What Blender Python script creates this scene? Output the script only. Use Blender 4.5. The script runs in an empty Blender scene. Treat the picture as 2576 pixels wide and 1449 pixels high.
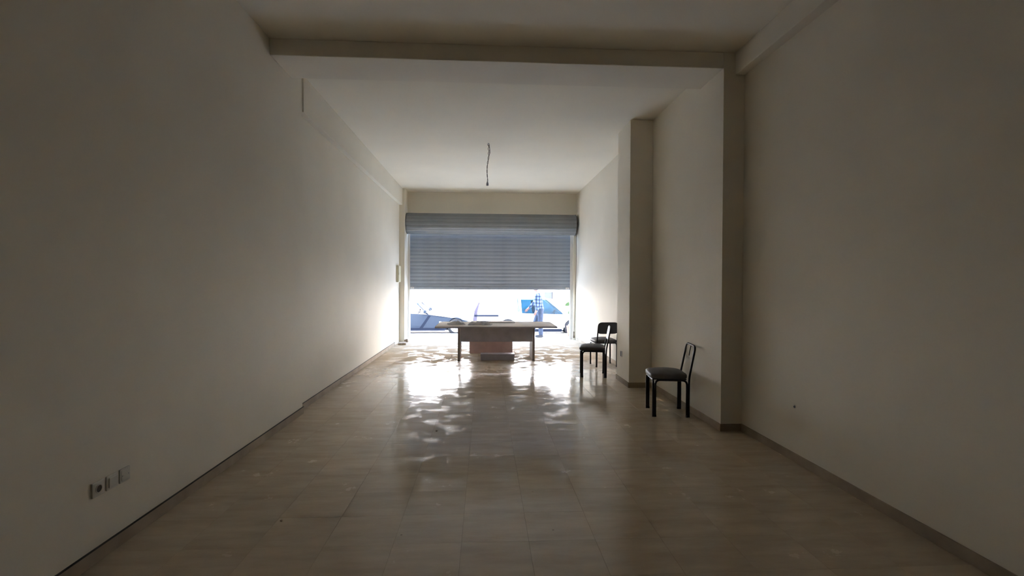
import bpy, bmesh, math, random
from mathutils import Vector, Matrix
random.seed(7)
PI = math.pi
scene = bpy.context.scene
COL = scene.collection

# ------------------------------------------------------------------ camera
CAM_H, F_PX, YAW, PITCH, ROLL = 1.6, 1220.0, 0.056, -0.0114, 0.0044
def cam_rot(x, y, z):
    c, s = math.cos(ROLL), math.sin(ROLL);  x, z = c*x - s*z, s*x + c*z
    c, s = math.cos(PITCH), math.sin(PITCH); y, z = c*y - s*z, c*z + s*y
    c, s = math.cos(YAW), math.sin(YAW);    return Vector((c*x + s*y, -s*x + c*y, z))
cd = bpy.data.cameras.new('camera'); cam = bpy.data.objects.new('camera', cd); COL.objects.link(cam)
r_, u_, b_ = cam_rot(1, 0, 0), cam_rot(0, 0, 1), -cam_rot(0, 1, 0)
m = Matrix((r_, u_, b_)).transposed().to_4x4(); m.translation = Vector((0, 0, CAM_H))
cam.matrix_world = m
cd.sensor_width = 36.0; cd.lens = F_PX/2576*36.0; cd.clip_start = 0.05; cd.clip_end = 300
scene.camera = cam

# ------------------------------------------------------------------ sky, sun, exposure
SUN_DIR = Vector((-0.30, 0.58, -0.76)).normalized()      # the way the sunlight travels
w = bpy.data.worlds.new('world'); scene.world = w; w.use_nodes = True
nt = w.node_tree; nt.nodes.clear()
out = nt.nodes.new('ShaderNodeOutputWorld'); bg = nt.nodes.new('ShaderNodeBackground')
sky = nt.nodes.new('ShaderNodeTexSky'); sky.sky_type = 'NISHITA'; sky.sun_disc = False
sky.sun_elevation = math.asin(-SUN_DIR.z); sky.sun_rotation = math.atan2(-SUN_DIR.x, -SUN_DIR.y)
sky.air_density = 1.0; sky.dust_density = 2.5; sky.ozone_density = 1.0
bg.inputs['Strength'].default_value = 0.80
nt.links.new(sky.outputs[0], bg.inputs[0]); nt.links.new(bg.outputs[0], out.inputs[0])
sl = bpy.data.lights.new('sun', 'SUN'); sl.energy = 6.0; sl.angle = math.radians(0.53); sl.color = (1.0, 0.97, 0.93)
sun = bpy.data.objects.new('sun', sl); COL.objects.link(sun)
sun.rotation_euler = SUN_DIR.to_track_quat('-Z', 'Y').to_euler(); sun.location = (10, 20, 25)
vs = scene.view_settings
vs.view_transform = 'Standard'; vs.look = 'None'; vs.gamma = 1.0; vs.use_curve_mapping = False
vs.exposure = 3.08
scene.display_settings.display_device = 'sRGB'
cy = scene.cycles
cy.max_bounces = 16; cy.diffuse_bounces = 12; cy.glossy_bounces = 6; cy.transmission_bounces = 6; cy.transparent_max_bounces = 8
cy.sample_clamp_indirect = 12.0; cy.use_denoising = True; cy.caustics_reflective = True; cy.blur_glossy = 1.0

# ------------------------------------------------------------------ materials
def srgb(r, g, b):
    f = lambda c: (c/255/12.92) if c/255 <= 0.04045 else ((c/255+0.055)/1.055)**2.4
    return (f(r), f(g), f(b), 1.0)
MATS = {}
def mat(name, col, rough=0.6, metal=0.0, spec=0.5, noise=0.0, nscale=6.0, bump=0.0, bscale=40.0, ior=None, col2=None, coat=0.0):
    if name in MATS: return MATS[name]
    M = bpy.data.materials.new(name); M.use_nodes = True; t = M.node_tree; p = t.nodes['Principled BSDF']
    p.inputs['Roughness'].default_value = rough; p.inputs['Metallic'].default_value = metal
    p.inputs['Specular IOR Level'].default_value = spec
    if coat: p.inputs['Coat Weight'].default_value = coat; p.inputs['Coat Roughness'].default_value = 0.05
    tc = t.nodes.new('ShaderNodeTexCoord')
    c2 = col2 or tuple(max(0, c*(1-noise)) for c in col[:3]) + (1,)
    n = t.nodes.new('ShaderNodeTexNoise'); n.inputs['Scale'].default_value = nscale; n.inputs['Detail'].default_value = 5
    t.links.new(tc.outputs['Object'], n.inputs['Vector'])
    mx = t.nodes.new('ShaderNodeMix'); mx.data_type = 'RGBA'
    mx.inputs[6].default_value = col; mx.inputs[7].default_value = c2
    rp = t.nodes.new('ShaderNodeMapRange'); rp.inputs[1].default_value = 0.35; rp.inputs[2].default_value = 0.7
    t.links.new(n.outputs['Fac'], rp.inputs[0]); t.links.new(rp.outputs[0], mx.inputs[0])
    t.links.new(mx.outputs[2], p.inputs['Base Color'])
    if bump:
        n2 = t.nodes.new('ShaderNodeTexNoise'); n2.inputs['Scale'].default_value = bscale; n2.inputs['Detail'].default_value = 4
        t.links.new(tc.outputs['Object'], n2.inputs['Vector'])
        b = t.nodes.new('ShaderNodeBump'); b.inputs['Strength'].default_value = bump; b.inputs['Distance'].default_value = 0.01
        t.links.new(n2.outputs['Fac'], b.inputs['Height']); t.links.new(b.outputs[0], p.inputs['Normal'])
    MATS[name] = M; return M

WALL = mat('painted_plaster', (0.75, 0.705, 0.605, 1), 0.75, spec=0.25, noise=0.07, nscale=0.9, bump=0.08, bscale=9)
CEIL = mat('ceiling_paint', (0.78, 0.735, 0.63, 1), 0.85, spec=0.2, noise=0.04, nscale=1.2)
GROUT = mat('grout', (0.30, 0.25, 0.19, 1), 0.8, noise=0.2)
SKIRT = mat('marble_skirting', (0.38, 0.31, 0.23, 1), 0.7, spec=0.15, noise=0.25, nscale=5)
GAPSHADE = mat('gap_shade', (0.03, 0.025, 0.02, 1), 0.8)  # near black colour stands in for shade in the gap above the skirting
SHUT = mat('shutter_metal', (0.34, 0.385, 0.45, 1), 0.45, metal=0.2, noise=0.12, nscale=3)
ROLLM = mat('shutter_roll_metal', (0.25, 0.265, 0.28, 1), 0.5, metal=0.2, noise=0.12, nscale=3)
SHUTDK = mat('shutter_end_plate', (0.05, 0.05, 0.055, 1), 0.5, metal=0.4)
WHITEM = mat('white_metal', (0.72, 0.71, 0.68, 1), 0.4, noise=0.05)
BLACKM = mat('black_tube', (0.016, 0.013, 0.016, 1), 0.38, noise=0.2)
VINYL = mat('charcoal_vinyl', (0.11, 0.10, 0.10, 1), 0.5, noise=0.25, nscale=12, bump=0.1, bscale=60)
PLASTIC = mat('dark_blue_plastic', (0.055, 0.06, 0.085, 1), 0.45, noise=0.15)
DESKTOP = mat('dusty_desk_top', (0.62, 0.575, 0.525, 1), 0.9, spec=0.1, noise=0.25, nscale=4)
DESKDK = mat('dark_desk_laminate', (0.50, 0.475, 0.55, 1), 0.45, noise=0.2, nscale=5)
DESKLEG = mat('desk_leg_panel', (0.34, 0.28, 0.25, 1), 0.5, noise=0.2)
CARTON = mat('reddish_brown_board', (0.62, 0.44, 0.39, 1), 0.7, noise=0.15)
CLOTH = mat('grey_cloth', (0.50, 0.49, 0.51, 1), 0.9, noise=0.3, nscale=20)
BEIGE = mat('beige_plastic', (0.66, 0.60, 0.42, 1), 0.5, noise=0.05)
SOCKET = mat('ivory_plate', (0.62, 0.60, 0.54, 1), 0.4, noise=0.05)
BLACKP = mat('black_plastic', (0.01, 0.01, 0.01, 1), 0.5)
CORD = mat('brown_cord', (0.13, 0.09, 0.06, 1), 0.8, noise=0.2)
STONE = mat('chipped_stone', (0.33, 0.25, 0.18, 1), 0.8, noise=0.35, nscale=20, bump=0.4)
PAVE = mat('pavement_concrete', (0.78, 0.73, 0.65, 1), 0.85, noise=0.15, nscale=2, bump=0.2)
KERB = mat('kerb_stone', (0.55, 0.54, 0.52, 1), 0.8, noise=0.15)
ROAD = mat('road_asphalt', (0.30, 0.30, 0.30, 1), 0.9, noise=0.15, nscale=3, bump=0.3)
RENDER = mat('pale_render', (0.82, 0.80, 0.77, 1), 0.85, noise=0.06, nscale=0.7)
FRAME = mat('grey_frame', (0.085, 0.085, 0.10, 1), 0.5)
SHUTBLUE = mat('dark_blue_panel', (0.02, 0.028, 0.05, 1), 0.5)
PAINTDK = mat('slate_car_paint', (0.022, 0.032, 0.048, 1), 0.45, noise=0.05, spec=0.3)
PAINTWH = mat('white_car_paint', (0.80, 0.80, 0.80, 1), 0.3, noise=0.03, coat=0.5)
TYRE = mat('tyre_rubber', (0.02, 0.02, 0.022, 1), 0.8, noise=0.2)
ALLOY = mat('alloy_wheel', (0.75, 0.76, 0.78, 1), 0.3, metal=0.6)
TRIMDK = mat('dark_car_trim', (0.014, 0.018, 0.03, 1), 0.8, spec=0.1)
LAMPW = mat('lamp_lens', (0.85, 0.86, 0.88, 1), 0.1, coat=0.5)
LAMPR = mat('tail_lens', (0.07, 0.06, 0.085, 1), 0.4, spec=0.3)
TANSEAT = mat('tan_leather', (0.26, 0.11, 0.08, 1), 0.6, noise=0.15)
SKIN = mat('skin', (0.22, 0.10, 0.07, 1), 0.55, noise=0.1)
HAIR = mat('hair', (0.03, 0.025, 0.02, 1), 0.7)
DENIM = mat('navy_trousers', (0.025, 0.035, 0.06, 1), 0.85, noise=0.3, nscale=14)
SHOE = mat('dark_shoe', (0.02, 0.02, 0.025, 1), 0.5)
LEAF = mat('leaf_green', (0.035, 0.085, 0.010, 1), 0.5, noise=0.3, nscale=12)
BARK = mat('bark', (0.12, 0.09, 0.06, 1), 0.9, noise=0.4)
POT = mat('terracotta', (0.35, 0.15, 0.09, 1), 0.8, noise=0.2)
GREYM = mat('galvanised_metal', (0.42, 0.42, 0.46, 1), 0.4, metal=0.5)

def glass_mat(name, tint, refl=0.35):
    M = bpy.data.materials.new(name); M.use_nodes = True; t = M.node_tree; t.nodes.clear()
    o = t.nodes.new('ShaderNodeOutputMaterial'); mx = t.nodes.new('ShaderNodeMixShader')
    tr = t.nodes.new('ShaderNodeBsdfTransparent'); gl = t.nodes.new('ShaderNodeBsdfGlossy')
    lw = t.nodes.new('ShaderNodeLayerWeight'); lw.inputs[0].default_value = refl
    tr.inputs[0].default_value = tint; gl.inputs['Roughness'].default_value = 0.03
    t.links.new(lw.outputs['Fresnel'], mx.inputs[0]); t.links.new(tr.outputs[0], mx.inputs[1]); t.links.new(gl.outputs[0], mx.inputs[2])
    t.links.new(mx.outputs[0], o.inputs[0]); return M
GLASS = glass_mat('car_glass', (0.86, 0.92, 0.93, 1), 0.5)
TINTED = glass_mat('tinted_glass', (0.19, 0.34, 0.42, 1), 0.3)
PANE = glass_mat('window_glass', (0.35, 0.42, 0.5, 1), 0.5)

def tile_material():
    M = bpy.data.materials.new('marble_tile'); M.use_nodes = True; t = M.node_tree; p = t.nodes['Principled BSDF']
    tc = t.nodes.new('ShaderNodeNewGeometry'); oi = t.nodes.new('ShaderNodeObjectInfo')
    wn = t.nodes.new('ShaderNodeTexWhiteNoise'); wn.noise_dimensions = '1D'; t.links.new(oi.outputs['Random'], wn.inputs['W'])
    # veins: stretched noise, shifted from tile to tile
    mp = t.nodes.new('ShaderNodeMapping'); mp.inputs['Scale'].default_value = (1.3, 5.5, 1)
    off = t.nodes.new('ShaderNodeVectorMath'); off.operation = 'SCALE'; off.inputs[3].default_value = 9.0
    t.links.new(wn.outputs['Color'], off.inputs[0]); t.links.new(off.outputs[0], mp.inputs['Location'])
    t.links.new(tc.outputs['Position'], mp.inputs['Vector'])
    n = t.nodes.new('ShaderNodeTexNoise'); n.inputs['Scale'].default_value = 1.6; n.inputs['Detail'].default_value = 7; n.inputs['Roughness'].default_value = 0.6
    t.links.new(mp.outputs[0], n.inputs['Vector'])
    cr = t.nodes.new('ShaderNodeValToRGB'); e = cr.color_ramp.elements
    e[0].position = 0.28; e[0].color = (0.45, 0.37, 0.275, 1); e[1].position = 0.72; e[1].color = (0.565, 0.48, 0.37, 1)
    t.links.new(n.outputs['Fac'], cr.inputs[0])
    hs = t.nodes.new('ShaderNodeHueSaturation'); mr = t.nodes.new('ShaderNodeMapRange')
    mr.inputs[3].default_value = 0.965; mr.inputs[4].default_value = 1.035
    t.links.new(wn.outputs['Value'], mr.inputs[0]); t.links.new(mr.outputs[0], hs.inputs['Value']); t.links.new(cr.outputs[0], hs.inputs['Color'])
    # dark specks
    vo = t.nodes.new('ShaderNodeTexVoronoi'); vo.inputs['Scale'].default_value = 3.0; t.links.new(tc.outputs['Position'], vo.inputs['Vector'])
    lt = t.nodes.new('ShaderNodeMapRange'); lt.inputs[1].default_value = 0.012; lt.inputs[2].default_value = 0.03; lt.inputs[3].default_value = 0.55; lt.inputs[4].default_value = 1.0
    t.links.new(vo.outputs['Distance'], lt.inputs[0])
    mu = t.nodes.new('ShaderNodeVectorMath'); mu.operation = 'SCALE'; t.links.new(hs.outputs[0], mu.inputs[0]); t.links.new(lt.outputs[0], mu.inputs[3])
    t.links.new(mu.outputs[0], p.inputs['Base Color'])
    # polish, worn unevenly; shine masked down towards the entrance to tame its reflection
    n2 = t.nodes.new('ShaderNodeTexNoise'); n2.inputs['Scale'].default_value = 3.5; n2.inputs['Detail'].default_value = 7; n2.inputs['Roughness'].default_value = 0.65
    t.links.new(tc.outputs['Position'], n2.inputs['Vector'])
    sx = t.nodes.new('ShaderNodeSeparateXYZ'); t.links.new(tc.outputs['Position'], sx.inputs[0])
    du = t.nodes.new('ShaderNodeMapRange'); du.inputs[1].default_value = 7.6; du.inputs[2].default_value = 10.2; du.inputs[3].default_value = -0.08; du.inputs[4].default_value = 0.30
    t.links.new(sx.outputs[1], du.inputs[0])
    ad = t.nodes.new('ShaderNodeMath'); ad.operation = 'ADD'; t.links.new(n2.outputs['Fac'], ad.inputs[0]); t.links.new(du.outputs[0], ad.inputs[1])
    rr = t.nodes.new('ShaderNodeMapRange'); rr.inputs[1].default_value = 0.42; rr.inputs[2].default_value = 0.78; rr.inputs[3].default_value = 0.10; rr.inputs[4].default_value = 0.5
    t.links.new(ad.outputs[0], rr.inputs[0]); t.links.new(rr.outputs[0], p.inputs['Roughness'])
    rs = t.nodes.new('ShaderNodeMapRange'); rs.inputs[1].default_value = 0.42; rs.inputs[2].default_value = 0.78; rs.inputs[3].default_value = 0.45; rs.inputs[4].default_value = 0.0
    t.links.new(ad.outputs[0], rs.inputs[0]); t.links.new(rs.outputs[0], p.inputs['Specular IOR Level'])
    n3 = t.nodes.new('ShaderNodeTexNoise'); n3.inputs['Scale'].default_value = 7; n3.inputs['Detail'].default_value = 3; t.links.new(tc.outputs['Position'], n3.inputs['Vector'])
    b = t.nodes.new('ShaderNodeBump'); b.inputs['Strength'].default_value = 0.16; b.inputs['Distance'].default_value = 0.01
    t.links.new(n3.outputs['Fac'], b.inputs['Height']); t.links.new(b.outputs[0], p.inputs['Normal'])
    return M
TILE = tile_material()

def plaid_material():
    M = bpy.data.materials.new('plaid_cotton'); M.use_nodes = True; t = M.node_tree; p = t.nodes['Principled BSDF']
    tc = t.nodes.new('ShaderNodeTexCoord'); sp = t.nodes.new('ShaderNodeSeparateXYZ'); t.links.new(tc.outputs['Object'], sp.inputs[0])
    def band(sock, scale, width):
        a = t.nodes.new('ShaderNodeMath'); a.operation = 'MULTIPLY'; a.inputs[1].default_value = scale; t.links.new(sock, a.inputs[0])
        f = t.nodes.new('ShaderNodeMath'); f.operation = 'FRACT'; t.links.new(a.outputs[0], f.inputs[0])
        g = t.nodes.new('ShaderNodeMath'); g.operation = 'LESS_THAN'; g.inputs[1].default_value = width; t.links.new(f.outputs[0], g.inputs[0])
        return g.outputs[0]
    s1 = t.nodes.new('ShaderNodeMath'); s1.operation = 'ADD'
    t.links.new(band(sp.outputs[0], 11.0, 0.5), s1.inputs[0]); t.links.new(band(sp.outputs[2], 9.0, 0.4), s1.inputs[1])
    cr = t.nodes.new('ShaderNodeValToRGB'); cr.color_ramp.interpolation = 'CONSTANT'
    e = cr.color_ramp.elements; e[0].position = 0; e[0].color = (0.13, 0.18, 0.27, 1); e[1].position = 0.3; e[1].color = (0.028, 0.048, 0.095, 1)
    x = e.new(0.8); x.color = (0.008, 0.014, 0.032, 1)
    h = t.nodes.new('ShaderNodeMath'); h.operation = 'MULTIPLY'; h.inputs[1].default_value = 0.5; t.links.new(s1.outputs[0], h.inputs[0])
    t.links.new(h.outputs[0], cr.inputs[0]); t.links.new(cr.outputs[0], p.inputs['Base Color']); p.inputs['Roughness'].default_value = 0.9
    return M
PLAID = plaid_material()

# ------------------------------------------------------------------ mesh helpers
def link(name, me, material, parent=None, smooth=False, loc=None, rot=None):
    o = bpy.data.objects.new(name, me); COL.objects.link(o)
    if material and not me.materials: me.materials.append(material)
    if smooth:
        me.polygons.foreach_set('use_smooth', [True]*len(me.polygons))
    if parent: o.parent = parent
    if loc is not None: o.location = loc
    if rot is not None: o.rotation_euler = rot
    return o
def done(bm, name='mesh'):
    bmesh.ops.recalc_face_normals(bm, faces=bm.faces)
    me = bpy.data.meshes.new(name); bm.to_mesh(me); bm.free(); return me
def tag(o, label=None, cat=None, group=None, kind=None):
    if label: o['label'] = label
    if cat: o['category'] = cat
    if group: o['group'] = group
    if kind: o['kind'] = kind
    return o
def empty(name, loc=(0, 0, 0), rz=0.0):
    o = bpy.data.objects.new(name, None); o.empty_display_size = 0.2; COL.objects.link(o)
    o.location = loc; o.rotation_euler = (0, 0, rz); return o
def add_box(bm, x0, x1, y0, y1, z0, z1, bev=0.0, seg=2):
    r = bmesh.ops.create_cube(bm, size=1.0); vs_ = r['verts']
    for v in vs_:
        v.co = Vector(((x0+x1)/2 + v.co.x*(x1-x0), (y0+y1)/2 + v.co.y*(y1-y0), (z0+z1)/2 + v.co.z*(z1-z0)))
    if bev:
        es = list({e for v in vs_ for e in v.link_edges})
        bmesh.ops.bevel(bm, geom=es, offset=bev, segments=seg, profile=0.5, affect='EDGES')
def box(name, x0, x1, y0, y1, z0, z1, material, parent=None, bev=0.0, seg=2):
    bm = bmesh.new(); add_box(bm, x0, x1, y0, y1, z0, z1, bev, seg)
    return link(name, done(bm, name), material, parent)
def fillet(path, rad, n=5):
    P = [Vector(p) for p in path]; o = [P[0]]
    for i in range(1, len(P)-1):
        a, b, c = P[i-1], P[i], P[i+1]
        d1, d2 = (a-b), (c-b); r = min(rad, d1.length*0.49, d2.length*0.49)
        p1, p2 = b + d1.normalized()*r, b + d2.normalized()*r
        for k in range(n+1):
            t = k/n; o.append((1-t)**2*p1 + 2*t*(1-t)*b + t*t*p2)
    o.append(P[-1]); return o
def add_tube(bm, path, r, n=10, flat=1.0):
    P = [Vector(p) for p in path]; rs = r if isinstance(r, (list, tuple)) else [r]*len(P)
    T = [((P[min(i+1, len(P)-1)] - P[max(i-1, 0)]).normalized()) for i in range(len(P))]
    up = Vector((0, 0, 1)) if abs(T[0].z) < 0.9 else Vector((1, 0, 0))
    u = T[0].cross(up).normalized(); rings = []
    for i, p in enumerate(P):
        u = (u - T[i]*u.dot(T[i])).normalized(); v = T[i].cross(u)
        rings.append([bm.verts.new(p + rs[i]*(math.cos(a)*u*flat + math.sin(a)*v)) for a in [2*PI*k/n for k in range(n)]])
    for a, b in zip(rings, rings[1:]):
        for k in range(n): bm.faces.new((a[k], a[(k+1) % n], b[(k+1) % n], b[k]))
    bm.faces.new(rings[0]); bm.faces.new(rings[-1])
def tube(name, path, r, material, parent=None, n=10, flat=1.0):
    bm = bmesh.new(); add_tube(bm, path, r, n, flat); return link(name, done(bm, name), material, parent, smooth=True)
def add_lathe(bm, prof, n=32, axis='z', centre=(0, 0, 0)):
    C = Vector(centre); rings = []
    for r, h in prof:
        ring = []
        for k in range(n):
            a = 2*PI*k/n; c, s = math.cos(a)*r, math.sin(a)*r
            ring.append(bm.verts.new(C + (Vector((c, s, h)) if axis == 'z' else Vector((c, h, s)) if axis == 'y' else Vector((h, c, s)))))
        rings.append(ring)
    for a, b in zip(rings, rings[1:]):
        for k in range(n): bm.faces.new((a[k], a[(k+1) % n], b[(k+1) % n], b[k]))
    for ring in (rings[0], rings[-1]):
        bm.faces.new(ring)
def lathe(name, prof, material, parent=None, n=32, axis='z', centre=(0, 0, 0), smooth=True):
    bm = bmesh.new(); add_lathe(bm, prof, n, axis, centre); return link(name, done(bm, name), material, parent, smooth=smooth)
def add_prism(bm, pts, y0, y1, axis='y'):
    """polygon in (a, b) pushed along the third axis"""
    mk = {'y': lambda a, b, c: (a, c, b), 'x': lambda a, b, c: (c, a, b), 'z': lambda a, b, c: (a, b, c)}[axis]
    A = [bm.verts.new(mk(a, b, y0)) for a, b in pts]; B = [bm.verts.new(mk(a, b, y1)) for a, b in pts]
    n = len(pts); fs = [bm.faces.new(A), bm.faces.new(B)]
    for k in range(n): bm.faces.new((A[k], A[(k+1) % n], B[(k+1) % n], B[k]))
    return fs
def prism(name, pts, y0, y1, material, parent=None, axis='y', bev=0.0, smooth=False):
    bm = bmesh.new(); fs = add_prism(bm, pts, y0, y1, axis)
    if bev:
        bmesh.ops.bevel(bm, geom=list({e for f in fs for e in f.edges}), offset=bev, segments=2, profile=0.5, affect='EDGES')
    return link(name, done(bm, name), material, parent, smooth=smooth)
def spow(c, e): return math.copysign(abs(c)**e, c)
def cushion(name, sx, sy, sz, material, parent=None, e1=0.45, e2=0.3, nu=40, nv=16, bulge=0.0):
    bm = bmesh.new(); rows = []
    for j in range(1, nv):
        ph = -PI/2 + PI*j/nv; row = []
        for i in range(nu):
            th = 2*PI*i/nu
            x = sx/2*spow(math.cos(ph), e1)*spow(math.cos(th), e2); y = sy/2*spow(math.cos(ph), e1)*spow(math.sin(th), e2)
            z = sz/2*spow(math.sin(ph), e1)
            if z > 0: z += bulge*(1-(2*x/sx)**2)*(1-(2*y/sy)**2)
            row.append(bm.verts.new((x, y, z)))
        rows.append(row)
    for a, b in zip(rows, rows[1:]):
        for i in range(nu): bm.faces.new((a[i], a[(i+1) % nu], b[(i+1) % nu], b[i]))
    lo = bm.verts.new((0, 0, -sz/2)); hi = bm.verts.new((0, 0, sz/2 + bulge))
    for i in range(nu):
        bm.faces.new((lo, rows[0][(i+1) % nu], rows[0][i])); bm.faces.new((hi, rows[-1][i], rows[-1][(i+1) % nu]))
    return link(name, done(bm, name), material, parent, smooth=True)
def struct(o, label=None):
    o['kind'] = 'structure'
    if label: o['label'] = label
    return o

# ------------------------------------------------------------------ the room (metres; camera at x=0, y=0)
XLN, XLF, XRN, XRM, XP = -2.20, -2.266, 2.789, 2.555, 2.20
YB0, YB1, YBL, YP0, YP1, YE = 5.10, 5.67, 5.99, 7.277, 7.959, 13.48
ZC, ZB, YBACK, YFR = 4.08, 3.909, -7.5, 13.75
T = 0.25
# floor slab with separate tiles
fl = struct(box('floor', XLF-0.02, XRN+0.02, YBACK-0.02, YFR, -0.20, -0.012, GROUT), 'polished beige marble tile floor of the empty shop')
TX, TY, G = 0.415, 0.372, 0.0012
X0, Y0 = -0.137, 2.972
def tile_mesh(x0, x1, y0, y1):
    bm = bmesh.new(); cx, cy_ = (x0+x1)/2, (y0+y1)/2
    add_box(bm, x0-cx, x1-cx, y0-cy_, y1-cy_, -0.012, 0.0)
    return done(bm, 'tile'), (cx, cy_, 0)
cells = []
ky0, ky1 = math.floor((YBACK-Y0)/TY), math.ceil((YFR-Y0)/TY)
for ky in range(ky0, ky1):
    for kx in range(-7, 9):
        a0, a1, c0, c1 = X0+kx*TX+G/2, X0+(kx+1)*TX-G/2, Y0+ky*TY+G/2, Y0+(ky+1)*TY-G/2
        mid = (c0+c1)/2
        xl, xr = (XLN, XRN) if mid < YB0 else (XLN if mid < YBL else XLF, XRM)
        a0, a1, c0, c1 = max(a0, xl), min(a1, xr), max(c0, YBACK), min(c1, YFR)
        if a1-a0 < 0.01 or c1-c0 < 0.01: continue
        # inside the picture?
        d = Vector(((a0+a1)/2, mid, -CAM_H)); dep = -d.dot(b_)
        vis = dep > 0.3 and abs(d.dot(r_)/dep) < 1288/F_PX + 0.12 and abs(d.dot(u_)/dep) < 724.5/F_PX + 0.1 and mid > 0
        cells.append((0 if vis else 1, mid, a0, a1, c0, c1))
cells.sort(key=lambda c: (c[0], c[1]))
full = {}
stuff = bmesh.new()
for i, (nv, mid, a0, a1, c0, c1) in enumerate(cells):
    if i < 300 and not nv:
        key = (round(a1-a0, 3), round(c1-c0, 3))
        if key not in full: full[key] = tile_mesh(a0, a1, c0, c1)[0]
        link('tile', full[key], TILE, fl, loc=((a0+a1)/2, (c0+c1)/2, 0))
    else:
        add_box(stuff, a0, a1, c0, c1, -0.012, 0.0)
tag(link('far_tiles', done(stuff), TILE, fl), kind='stuff')

def wall(name, x0, x1, y0, y1, z0, z1, label, material=None):
    return struct(box(name, x0, x1, y0, y1, z0, z1, material or WALL), label)
ZT = ZC + 0.25
wall('wall_left', XLN-T-0.07, XLN, YBACK, YBL, -0.012, ZC, 'near part of the plain left wall up to the shallow step')
wall('wall_left_far', XLF-T, XLF, YBL, YFR, -0.012, ZC, 'set back far part of the left wall leading to the shutter')
wall('wall_right', XRN, XRN+T, YBACK, YB0, -0.012, ZC, 'near part of the plain right wall')
wall('wall_right_far', XRM, XRN+T, YB0, YFR, -0.012, ZC, 'right wall beyond the corner with the dark narrow face')
wall('wall_back', XLN-T, XRN+T, YBACK-T, YBACK, -0.012, ZC, 'wall behind the viewer')
struct(box('ceiling', XLF-T-0.05, XRN+T, YBACK-T, YFR, ZC, ZT, CEIL), 'plain off white ceiling')
struct(box('trim_1', XLN, XRM, YB0, YB1, ZB, ZC, WALL, bev=0.008), 'wide ceiling beam crossing the room')
struct(box('trim_2', XLF, -2.184, YBL, 13.0, 3.64, ZC, WALL, bev=0.006), 'beam running along the top of the far left wall')
struct(box('trim_3', 2.68, XRN, YBACK, YB0, 3.842, ZC, WALL, bev=0.006), 'beam running along the top of the near right wall')
struct(box('trim_4', XP, XRM, YP0, YP1, 0.0, ZC, WALL, bev=0.006), 'square pillar standing out of the right wall')
wall('wall_front', XLF, XRM, YE, YFR, 3.47, ZC, 'lintel wall above the roller shutter')
struct(box('trim_5', XLF, -2.125, 13.0, YFR, 0.0, ZC, WALL, bev=0.006), 'narrow pilaster left of the roller shutter')
struct(box('trim_6', 2.475, XRM, YE+0.02, YFR, 0.0, 3.47, WALL, bev=0.004), 'narrow jamb right of the roller shutter')
# unseen blocks beside and over the shop, added to shade the pavement
wall('wall_shade_left', -20, XLF-T-0.06, 6.0, YFR, -0.2, ZT, 'unseen block added on the left to shade the pavement', RENDER)
wall('wall_shade_right', XRN+T+0.01, 20, 6.0, YFR, -0.2, ZT, 'unseen block added on the right to shade the pavement', RENDER)
wall('wall_shade_upper', -20, 20, 6.0, YFR, ZT, 9.0, 'unseen block added over the shop to shade the pavement', RENDER)
# skirting
SK, ST = 0.08, 0.012
def skirt(name, x0, x1, y0, y1, label): return struct(box(name, x0, x1, y0, y1, 0.0, SK, SKIRT, bev=0.003), label)
skirt('baseboard_left', XLN, XLN+ST, YBACK, YBL+ST, 'marble skirting of the near left wall')
skirt('baseboard_left_far', XLF, XLF+ST, YBL+ST, 12.35, 'marble skirting of the far left wall')
skirt('baseboard_right', XRN-ST, XRN, YBACK, YB0, 'marble skirting of the near right wall')
skirt('baseboard_right_corner', XRM-ST, XRN, YB0-ST, YB0, 'marble skirting on the dark narrow corner face')
skirt('baseboard_right_middle', XRM-ST, XRM, YB0, YP0, 'marble skirting between the corner and the pillar')
skirt('baseboard_pillar_front', XP-ST, XRM-ST, YP0-ST, YP0, 'marble skirting on the near face of the pillar')
skirt('baseboard_pillar_side', XP-ST, XP, YP0, YP1+ST, 'marble skirting on the side face of the pillar')
skirt('baseboard_right_far', XRM-ST, XRM, YP1+ST, 13.3, 'marble skirting of the right wall beyond the pillar')
struct(box('trim_7', XLN, XLN+0.0135, YBACK, YBL+0.013, SK, SK+0.004, GAPSHADE), 'dark strip painted as the shadow gap above the near left skirting')  # solid strips coloured dark as the shadow gap
struct(box('trim_8', XLF, XLF+0.0135, YBL+0.013, 12.35, SK, SK+0.004, GAPSHADE), 'dark strip painted as the shadow gap above the far left skirting')
struct(box('trim_9', XLF, XRM, YFR, YFR+0.12, -0.20, -0.005, KERB, bev=0.01), 'pale stone threshold under the shutter')

# ------------------------------------------------------------------ the street outside
ZPAV, ZROAD = -0.21, -0.36
struct(box('pavement', -40, 40, YFR+0.12, 17.0, -0.6, ZPAV, PAVE), 'bright pavement outside the shop')
kb = empty('kerb', (0, 17.0, ZROAD)); tag(kb, 'row of pale kerb stones along the bright pavement', 'kerb'); kb['kind'] = 'structure'
bm = bmesh.new(); add_box(bm, -0.495, 0.495, 0.0, 0.15, 0.0, ZPAV-ZROAD+0.005, 0.015); km = done(bm, 'kerb_stone')
for i in range(-12, 13): link('kerb_stone', km, KERB, kb, loc=(i*1.0, 0, 0))
struct(box('road', -40, 40, 17.15, 26.0, -0.7, ZROAD, ROAD), 'sunlit road where the cars stand')
struct(box('far_pavement', -40, 40, 26.0, 28.0, -0.7, ZPAV, PAVE), 'pavement across the road')

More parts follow.
